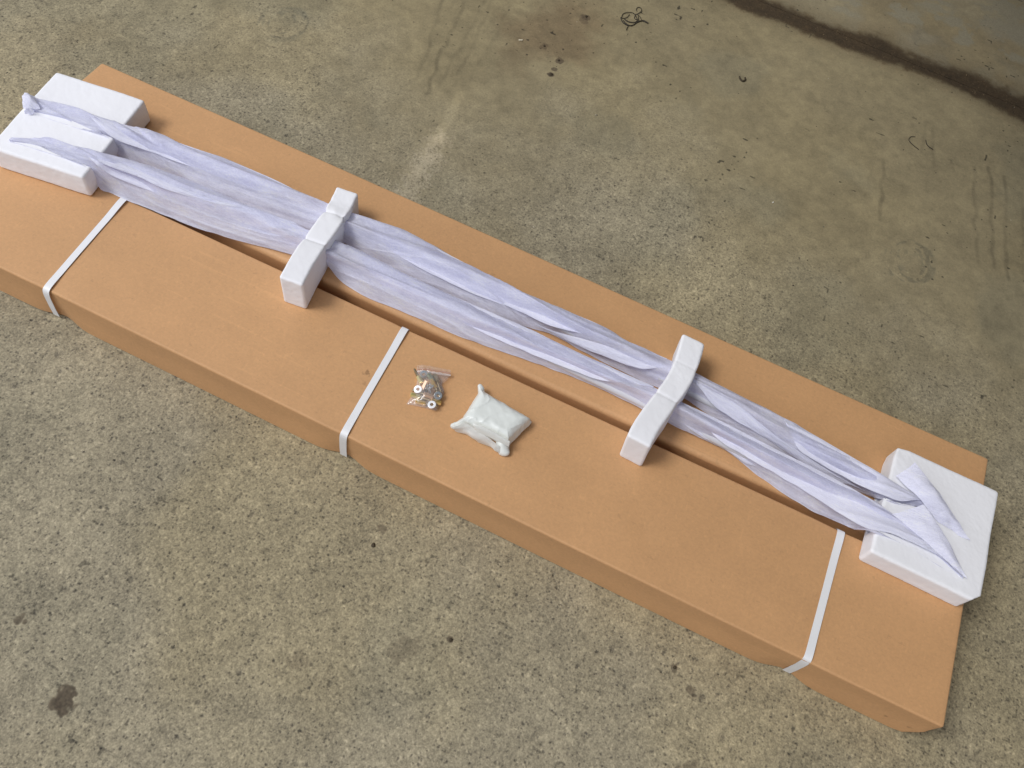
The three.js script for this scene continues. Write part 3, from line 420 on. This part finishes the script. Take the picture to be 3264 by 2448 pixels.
// ---------------------------------------------------------------- small parcel in white film
const filmMat = new THREE.MeshPhysicalMaterial({ name: 'milky_film', color: new THREE.Color(0.80, 0.835, 0.805), roughness: 0.4, clearcoat: 0.25, clearcoatRoughness: 0.35, bumpMap: foamBump, bumpScale: 0.0006 });
const filmSheet = new THREE.MeshPhysicalMaterial({ name: 'milky_film_sheet', color: new THREE.Color(0.82, 0.83, 0.80), roughness: 0.4, transmission: 0.35, thickness: 0, side: THREE.DoubleSide });
{
  const Q = [[-0.1381, 0.1374, -0.0194], [-0.0154, 0.1324, -0.0077], [-0.0366, 0.1324, 0.0625], [-0.1424, 0.1304, 0.0675]];   // corners of the flat top: back left, right, front right, front left
  const cx = Q.reduce((s, q) => s + q[0], 0) / 4, cz = Q.reduce((s, q) => s + q[2], 0) / 4;
  const t = thing('parcel', 'small parcel wrapped in milky white film on the front box', 'parcel', [cx, BH, cz]);
  const P = Q.map((q) => [q[0] - cx, q[2] - cz]);
  const flare = [[[-0.1354, 0.1294, -0.0211], [-0.1399, 0.1304, -0.0245], 0.0060], [[-0.0482, 0.1244, 0.0667], [-0.0349, 0.1174, 0.0747], 0.0085], [[-0.0489, 0.1224, 0.0675], [-0.0439, 0.1164, 0.0767], 0.0075], [[-0.1372, 0.1224, 0.0632], [-0.1510, 0.1184, 0.0730], 0.0048]].map(([a, b, r]) => [[a[0] - cx, a[1] - BH, a[2] - cz], [b[0] - cx, b[1] - BH, b[2] - cz], r]);
  const sdf = (x, y, z) => {
    let e = -1; for (let i = 0; i < 4; i++) { const a = P[i], b = P[(i + 1) % 4], dx = b[0] - a[0], dz = b[1] - a[1], l = Math.hypot(dx, dz); let s = ((x - a[0]) * dz - (z - a[1]) * dx) / l; e = Math.max(e, -s * Math.sign(SGN)); }
    const inn = e + 0.002 + (y - 0.012) * 0.22, hY = Math.abs(y - 0.0165) - 0.0150 - 0.005 * ss(0.0, 0.022, -e), r = 0.008;
    let d = Math.hypot(Math.max(inn + r, 0), Math.max(hY + r, 0)) + Math.min(Math.max(inn + r, hY + r), 0) - r;
    for (const [a, b, rr] of flare) { const ab = [0, 1, 2].map((k) => b[k] - a[k]), ap = [x - a[0], y - a[1], z - a[2]], tt = clamp((ap[0] * ab[0] + ap[1] * ab[1] + ap[2] * ab[2]) / (ab[0] ** 2 + ab[1] ** 2 + ab[2] ** 2), 0, 1); d = smin(d, Math.hypot(ap[0] - ab[0] * tt, ap[1] - ab[1] * tt, ap[2] - ab[2] * tt) - rr * (1 - 0.2 * tt), 0.012); }
    const s = x * 0.8 + z * 0.6, q = -x * 0.6 + z * 0.8;
    d += (vn3(s * 40, q * 120, y * 60) - 0.5) * 0.0009 + (ridge(vn3(s * 60 + 9, q * 45, y * 60)) ** 6) * -0.0012;
    return Math.max(d, -y + 0.0008);
  };
  const area = P.reduce((s, a, i) => { const b = P[(i + 1) % 4]; return s + a[0] * b[1] - b[0] * a[1]; }, 0); var SGN = area > 0 ? -1 : 1;
  part('parcel_body', surfaceNet(sdf, [-0.095, -0.004, -0.085], [0.095, 0.05, 0.095], 0.0021), filmMat, t);
  const L = (p) => [p[0] - cx, p[1] - BH, p[2] - cz];
  // a flat strip of film along the front of the top, and the open mouth of the film below it
  const strip = [L([-0.1146, 0.1444, 0.0651]), L([-0.1097, 0.1464, 0.0620]), L([-0.0806, 0.1474, 0.0605]), L([-0.0358, 0.1444, 0.0633])];
  const strip2 = [L([-0.1073, 0.1374, 0.0693]), L([-0.1010, 0.1374, 0.0712]), L([-0.0743, 0.1374, 0.0712]), L([-0.0333, 0.1354, 0.0705])];
  const s1 = curve(strip), s2 = curve(strip2);
  part('film_strip', grid(40, 6, (u, v) => { const a = s1.getPoint(u), b = s2.getPoint(u); return [lerp(a.x, b.x, v), lerp(a.y, b.y, v) + Math.sin(v * Math.PI) * 0.003, lerp(a.z, b.z, v)]; }), filmSheet, t);
  const m1 = curve([L([-0.1466, 0.1324, 0.0755]), L([-0.1235, 0.1384, 0.0664]), L([-0.0949, 0.1364, 0.0696]), L([-0.0590, 0.1344, 0.0748]), L([-0.0394, 0.1244, 0.0770])]);
  const m2 = curve([L([-0.1538, 0.1204, 0.0756]), L([-0.1405, 0.1164, 0.0800]), L([-0.1166, 0.1164, 0.0763]), L([-0.0879, 0.1144, 0.0796]), L([-0.0580, 0.1154, 0.0777]), L([-0.0459, 0.1164, 0.0837])]);
  part('film_mouth', grid(48, 12, (u, v) => { const a = m1.getPoint(u), b = m2.getPoint(u), k = Math.sin(v * Math.PI) * 0.005 * (1 + 0.5 * Math.sin(u * 17)); return [lerp(a.x, b.x, v) - k * 0.3, lerp(a.y, b.y, v) + (vn(u * 14, v * 4) - 0.5) * 0.003, lerp(a.z, b.z, v) + k]; }), filmSheet, t);
}

// ---------------------------------------------------------------- zip bag with anchor bolts and washers
{
  const t = thing('zip_bag', 'small clear zip bag of bolts and washers on the front box', 'plastic bag', [-0.2281, 0.1104, 0.0185]);
  const o = t.position, L = (p) => [p[0] - o.x, p[1] - o.y, p[2] - o.z];
  const clear = new THREE.MeshPhysicalMaterial({ name: 'clear_film', color: new THREE.Color(0.95, 0.93, 0.92), roughness: 0.13, transmission: 0.86, clearcoat: 0.6, clearcoatRoughness: 0.1, thickness: 0, ior: 1.42, side: THREE.DoubleSide });
  const zipMat = new THREE.MeshPhysicalMaterial({ name: 'zip_film', color: new THREE.Color(0.86, 0.80, 0.78), roughness: 0.25, transmission: 0.42, thickness: 0, side: THREE.DoubleSide });
  const left = curve([L([-0.2689, 0.1164, -0.0027]), L([-0.2612, 0.1184, 0.0092]), L([-0.2545, 0.1184, 0.0259]), L([-0.2509, 0.1164, 0.0468]), L([-0.2521, 0.1114, 0.0714])]);
  const right = curve([L([-0.2057, 0.1184, -0.0272]), L([-0.2072, 0.1194, -0.0133]), L([-0.2105, 0.1184, -0.0007]), L([-0.1994, 0.1184, 0.0127]), L([-0.1965, 0.1164, 0.0371]), L([-0.1939, 0.1114, 0.0564])]);
  const hump = (u, v) => Math.sin(Math.PI * u) ** 0.6 * Math.sin(Math.PI * clamp(v * 0.9 + 0.06, 0, 1)) ** 0.7;
  const wr = (u, v) => (vn(u * 7 + v * 9, v * 4) - 0.5) * 0.004 + Math.abs(vn(u * 12 - v * 7, v * 5 + 8) - 0.5) * 0.004 + (vn(u * 26, v * 24) - 0.5) * 0.0012;
  part('bag_front', grid(54, 60, (u, v) => { const a = left.getPoint(v), b = right.getPoint(v); return [lerp(a.x, b.x, u), lerp(a.y, b.y, u) + hump(u, v) * (0.0175 - lerp(a.y, b.y, u)) * 1 + wr(u, v) * hump(u, v) + 0.001, lerp(a.z, b.z, u)]; }), clear, t);
  part('bag_back', grid(20, 24, (u, v) => { const a = left.getPoint(v), b = right.getPoint(v); return [lerp(a.x, b.x, u), 0.0012 + 0.001 * vn(u * 9, v * 9), lerp(a.z, b.z, u)]; }), clear, t);
  const z0 = curve([L([-0.2739, 0.1174, -0.0134]), L([-0.2653, 0.1194, -0.0184]), L([-0.2412, 0.1204, -0.0261]), L([-0.2098, 0.1194, -0.0350])]), z1 = curve([L([-0.2693, 0.1174, -0.0034]), L([-0.2572, 0.1194, -0.0097]), L([-0.2331, 0.1204, -0.0173]), L([-0.2050, 0.1194, -0.0269])]), z2 = curve([L([-0.2669, 0.1174, 0.0010]), L([-0.2548, 0.1194, -0.0052]), L([-0.2305, 0.1204, -0.0122]), L([-0.2035, 0.1194, -0.0227])]);
  const band = (a, b, up, n) => grid(48, 8, (u, v) => { const p = a.getPoint(u), q = b.getPoint(u); return [lerp(p.x, q.x, v), lerp(p.y, q.y, v) + Math.sin(v * Math.PI) * up + (vn(u * 16 + n, v * 2) - 0.5) * 0.002, lerp(p.z, q.z, v)]; });
  part('bag_lip', band(z0, z1, 0.001, 3), clear, t);
  part('zip_strip', band(z1, z2, 0.0018, 9), zipMat, t);
  const pink = new THREE.MeshPhysicalMaterial({ name: 'pink_zip_line', color: new THREE.Color(0.72, 0.42, 0.36), roughness: 0.4, transmission: 0.4, thickness: 0 });
  part('zip_line', new THREE.TubeGeometry(curve([L([-0.2684, 0.1194, -0.0043]), L([-0.2577, 0.1214, -0.0105]), L([-0.2337, 0.1224, -0.0182]), L([-0.2055, 0.1214, -0.0278])]), 40, 0.0006, 6, false), pink, t);
}
const zinc = (r, g, b, rough = 0.32) => new THREE.MeshPhysicalMaterial({ name: 'zinc_plate', color: new THREE.Color(r, g, b), metalness: 0.9, roughness: rough, clearcoat: 0.3 });
const ZY = zinc(0.92, 0.82, 0.36), ZO = zinc(0.95, 0.68, 0.26), ZP = zinc(0.93, 0.64, 0.44), ZG2 = zinc(0.46, 0.54, 0.42), ZD = zinc(0.45, 0.36, 0.22, 0.4), ZW = zinc(0.90, 0.91, 0.93, 0.42), ZS = zinc(0.58, 0.64, 0.69, 0.38);
function hexGeo(R, len) { const s = new THREE.Shape(); for (let i = 0; i < 6; i++) { const a = i * Math.PI / 3; (i ? s.lineTo(Math.cos(a) * R, Math.sin(a) * R) : s.moveTo(R, 0)); } s.closePath(); return new THREE.ExtrudeGeometry(s, { depth: len - 0.0024, bevelEnabled: true, bevelThickness: 0.0012, bevelSize: 0.0012, bevelOffset: -0.0012, bevelSegments: 2, curveSegments: 6 }).translate(0, 0, 0.0012 - len / 2); }
function studGeo(len, r) { const p = []; const n = Math.round(len / 0.0012); for (let i = 0; i <= n * 2; i++) p.push(new THREE.Vector2(r - (i % 2 ? 0.0005 : 0), i / (n * 2) * len)); p.push(new THREE.Vector2(0.0001, len)); return new THREE.LatheGeometry(p, 12).rotateX(Math.PI / 2); }
const HEX = hexGeo(0.0052, 0.021), STUD = studGeo(0.024, 0.0028);
function bolt(a, b, headMat, label, stud = true) {                   // head centred on a, its stud runs towards b
  const t = thing('anchor_bolt', label, 'bolt', a, 0, 'anchor bolts in the zip bag'), d = new THREE.Vector3(b[0] - a[0], b[1] - a[1], b[2] - a[2]).normalize();
  t.quaternion.setFromUnitVectors(new THREE.Vector3(0, 0, 1), d);
  part('hex_head', HEX, headMat, t);
  const s = part('stud', STUD, ZD, t); s.position.z = 0.0095; s.userData.label = 'dull brown threaded stud';
  return t;
}
bolt([-0.2435, 0.1174, 0.0490], [-0.2275, 0.1174, 0.0466], ZY, 'yellow green hex bolt at the lower left of the bag, its stud to the right');
bolt([-0.2214, 0.1194, 0.0373], [-0.2383, 0.1194, 0.0394], ZP, 'pale pink hex bolt in the middle of the bag, its stud to the left');
bolt([-0.2281, 0.1164, 0.0566], [-0.2155, 0.1164, 0.0537], ZO, 'orange yellow hex bolt lowest in the bag, left of the white washer');
bolt([-0.2027, 0.1164, 0.0412], [-0.2163, 0.1169, 0.0442], ZO, 'orange hex bolt partly under the white washer at the bag bottom');
bolt([-0.2390, 0.1204, 0.0211], [-0.2388, 0.1164, 0.0290], ZP, 'salmon pink hex bolt pointing up right, between the two upper washers');
bolt([-0.2526, 0.1174, 0.0136], [-0.2602, 0.1144, 0.0069], ZY, 'pale green hex bolt at the upper left edge of the bag');
bolt([-0.2363, 0.1194, -0.0006], [-0.2276, 0.1204, 0.0067], ZG2, 'grey green hex bolt near the top middle of the bag');
bolt([-0.2265, 0.1174, -0.0048], [-0.2150, 0.1184, 0.0067], ZD, 'dark brown hex bolt along the upper right of the bag');
bolt([-0.2249, 0.1214, 0.0108], [-0.2144, 0.1204, 0.0189], ZO, 'gold hex bolt slanting down beside the grey washer');
const WASHER = (() => { const s = new THREE.Shape(); s.absarc(0, 0, 0.0081, 0, Math.PI * 2); const h = new THREE.Path(); h.absarc(0, 0, 0.0033, 0, Math.PI * 2, true); s.holes.push(h); return new THREE.ExtrudeGeometry(s, { depth: 0.0008, bevelEnabled: true, bevelThickness: 0.0003, bevelSize: 0.0003, bevelOffset: -0.0003, bevelSegments: 2, curveSegments: 24 }).rotateX(-Math.PI / 2); })();
function washer(p, rx, rz, m, label) { const w = part('washer', WASHER, m); w.position.set(...p); w.rotation.set(rx, 0, rz); return tag(w, label, 'washer', 'washers in the zip bag'); }
washer([-0.2455, 0.1224, 0.0364], 0.18, 0.12, ZW, 'bright white washer at the left edge of the bag');
washer([-0.2054, 0.1244, 0.0546], 0.12, 0.05, ZW, 'bright white washer at the bottom right of the bag');
washer([-0.2040, 0.1239, 0.0306], 0.30, -0.25, ZS, 'grey washer at the right edge of the bag, showing brown through its hole');
washer([-0.2276, 0.1244, 0.0206], -0.35, 0.45, ZS, 'grey tilted washer in the middle of the bag');
washer([-0.2519, 0.1194, -0.0010], 0.75, -0.4, ZS, 'grey washer standing on edge just under the zip');
washer([-0.2271, 0.1174, 0.0288], 1.15, 0.3, ZS, 'grey washer on edge below the tilted middle washer');

// ---------------------------------------------------------------- litter on the concrete
const fibreMat = new THREE.MeshStandardMaterial({ name: 'dark_fibre', color: new THREE.Color(0.05, 0.042, 0.03), roughness: 0.8 });
const twigMat = new THREE.MeshStandardMaterial({ name: 'dark_twig', color: new THREE.Color(0.06, 0.045, 0.025), roughness: 0.85 });
const lo = (pts, y = 0.0014) => pts.map((p, i) => [p[0], y + (i % 3) * 0.0008, p[2]]);
{
  const g = [
    tube(lo([[-0.3387, 0.0000, -1.4309], [-0.3401, 0.0000, -1.4506], [-0.3307, 0.0000, -1.4639], [-0.3155, 0.0000, -1.4726], [-0.3044, 0.0000, -1.4647], [-0.2940, 0.0000, -1.4477]]), 0.0011),
    tube(lo([[-0.3408, 0.0000, -1.4312], [-0.3282, 0.0000, -1.4142], [-0.3118, 0.0000, -1.4084], [-0.2972, 0.0000, -1.4183], [-0.2893, -0.0000, -1.4406], [-0.2766, 0.0000, -1.4561], [-0.2601, 0.0000, -1.4554]]), 0.0015),
    tube(lo([[-0.3285, 0.0000, -1.4310], [-0.3163, 0.0000, -1.4257], [-0.2980, 0.0000, -1.4313], [-0.2897, -0.0000, -1.4472], [-0.2740, 0.0000, -1.4544], [-0.2612, -0.0000, -1.4529]]), 0.0014),
    tube(lo([[-0.3075, 0.0000, -1.4079], [-0.3067, 0.0000, -1.3950], [-0.3053, -0.0000, -1.3859]]), 0.0011),
    tube(lo([[-0.3097, 0.0000, -1.4680], [-0.3025, 0.0000, -1.4763], [-0.2978, 0.0000, -1.4969], [-0.3041, 0.0000, -1.5084], [-0.3117, 0.0000, -1.5067], [-0.3138, 0.0000, -1.4929], [-0.3088, 0.0000, -1.4877]]), 0.0010),
    tube(lo([[-0.3025, 0.0000, -1.4763], [-0.2948, 0.0000, -1.4609], [-0.2923, 0.0000, -1.4488], [-0.3035, 0.0000, -1.4515], [-0.3070, 0.0000, -1.4663]]), 0.0010),
    tube(lo([[-0.3360, 0.0000, -1.4293], [-0.3257, -0.0000, -1.4398], [-0.3227, 0.0000, -1.4590]]), 0.0009),
    tube(lo([[-0.2972, 0.0000, -1.4730], [-0.2872, 0.0000, -1.4626], [-0.2825, 0.0000, -1.4555]]), 0.0009),
    tube(lo([[-0.3297, 0.0000, -1.4234], [-0.3181, 0.0000, -1.4143], [-0.3027, 0.0000, -1.4112], [-0.2928, 0.0000, -1.4281]]), 0.0012)];
  tag(part('fibre_tangle', mergeGeometries(g), fibreMat), 'tangle of dark fibres on the concrete at the top of the picture', 'fibre tangle');
}
tag(part('curled_twig', tube([[0.0530, 0.0030, -1.3833], [0.0585, 0.0030, -1.3744], [0.0674, 0.0030, -1.3709], [0.0715, 0.0030, -1.3798], [0.0688, 0.0030, -1.3890]], 0.0024, 30, 8), twigMat), 'tiny dark curled twig alone on the concrete near the damp joint', 'twig');
tag(part('curved_fibre', tube(lo([[0.5979, 0.0000, -1.3859], [0.5838, 0.0000, -1.3914], [0.5692, 0.0000, -1.3995], [0.5632, -0.0000, -1.4116], [0.5680, 0.0000, -1.4262], [0.5784, 0.0000, -1.4312]]), 0.0008), fibreMat), 'thin dark hair curled like a hook on the right of the concrete', 'fibre');
tag(part('curved_fibre', tube(lo([[0.6092, 0.0000, -1.4375], [0.6152, 0.0000, -1.4196], [0.6250, 0.0000, -1.4114], [0.6364, 0.0000, -1.4099]]), 0.0010), fibreMat), 'short dark curved fibre right beside the hook shaped hair', 'fibre');
{ const g = new THREE.CapsuleGeometry(0.0022, 0.008, 4, 8).rotateZ(Math.PI / 2); const m = tag(part('pale_chip', g, new THREE.MeshStandardMaterial({ name: 'pale_chip', color: new THREE.Color(0.75, 0.68, 0.52), roughness: 0.6 })), 'pale rice shaped chip on the concrete left of the dark droppings', 'chip'); m.position.set(...[-0.5511, 0.0020, -1.1683]); m.rotation.y = 0.55; }
{ const g = new THREE.CapsuleGeometry(0.0016, 0.003, 4, 8).rotateZ(Math.PI / 2); const m = tag(part('pale_chip', g, new THREE.MeshStandardMaterial({ name: 'white_chip', color: new THREE.Color(0.85, 0.82, 0.74), roughness: 0.6 })), 'tiny white chip on the concrete right of the middle, below the twig', 'chip'); m.position.set(...[0.2741, 0.0015, -0.9626]); m.rotation.y = 1.2; }
{ const g = new THREE.SphereGeometry(0.5, 14, 8).scale(0.0075, 0.004, 0.005); const m = tag(part('pale_pebble', g, new THREE.MeshStandardMaterial({ name: 'pale_stone', color: new THREE.Color(0.30, 0.27, 0.20), roughness: 0.9 })), 'pale brown pebble on the concrete below the tangle of fibres', 'pebble'); m.position.set(...[-0.2512, 0.0010, -1.0068]); m.rotation.y = 0.4; }
const r0 = rng(91), crumb = (s) => { const g = mergeVertices(new THREE.IcosahedronGeometry(1, 1).deleteAttribute('uv').deleteAttribute('normal')), p = g.attributes.position; for (let i = 0; i < p.count; i++) { const k = 0.75 + 0.5 * r0(); p.setXYZ(i, p.getX(i) * k * s, p.getY(i) * k * s * 0.55, p.getZ(i) * k * s * 0.8); } g.computeVertexNormals(); return g; };
const crumbs = [crumb(0.0046), crumb(0.0036), crumb(0.0052)];
[[[-0.4305, 0.0000, -1.3768], 0, 'dark crumb highest in the scatter left of the fibres'], [[-0.4843, 0.0000, -1.1857], 1, 'dark crumb at the left of the scatter below the pale chip'], [[-0.4250, 0.0000, -1.1528], 1, 'dark crumb in the middle of the scatter below the pale chip'], [[-0.4213, 0.0000, -1.0879], 2, 'dark round crumb lowest in the scatter below the pale chip'], [[-0.1889, 0.0000, 0.3173], 0, 'dark round pebble in the concrete below the middle strap'], [[0.4201, 0.0000, 0.2702], 1, 'dark pebble on the concrete below the right part of the front box'], [[0.0236, 0.0000, 0.4101], 1, 'dark pebble on the concrete near the bottom middle']].forEach(([p, k, l]) => { const m = tag(part('dark_crumb', crumbs[k], twigMat), l, 'crumb', 'dark crumbs on the concrete'); m.position.set(p[0], 0.0012, p[2]); m.rotation.y = p[0] * 40; });
{                                                                   // sand grains and grit that nobody could count
  const N = 420, r = rng(5), g = new THREE.InstancedMesh(crumbs[1], new THREE.MeshStandardMaterial({ name: 'grit', color: new THREE.Color(1, 1, 1), roughness: 0.9 }), N), M = new THREE.Matrix4(), q = new THREE.Quaternion(), c = new THREE.Color();
  for (let i = 0; i < N; i++) {
    let x, z; do { x = lerp(-1.8, 1.15, r()); z = lerp(-2.2, 0.95, r()); } while (x > -1.36 && x < 0.89 && z > -0.41 && z < 0.2);
    const s = 0.14 + 0.42 * r() ** 3; q.setFromEuler(new THREE.Euler(r() * 3, r() * 6, r() * 3)); M.compose(new THREE.Vector3(x, 0.0006, z), q, new THREE.Vector3(s, s, s)); g.setMatrixAt(i, M);
    const k = r(); if (k < 0.62) c.setRGB(0.06, 0.05, 0.035); else if (k < 0.85) c.setRGB(0.13, 0.12, 0.10); else c.setRGB(0.55, 0.5, 0.4); g.setColorAt(i, c);
  }
  g.name = 'grit'; g.castShadow = g.receiveShadow = true; scene.add(tag(g, 'fine dark and pale grit scattered over the concrete', 'grit', null, 'stuff'));
}
renderer.render(scene, camera);
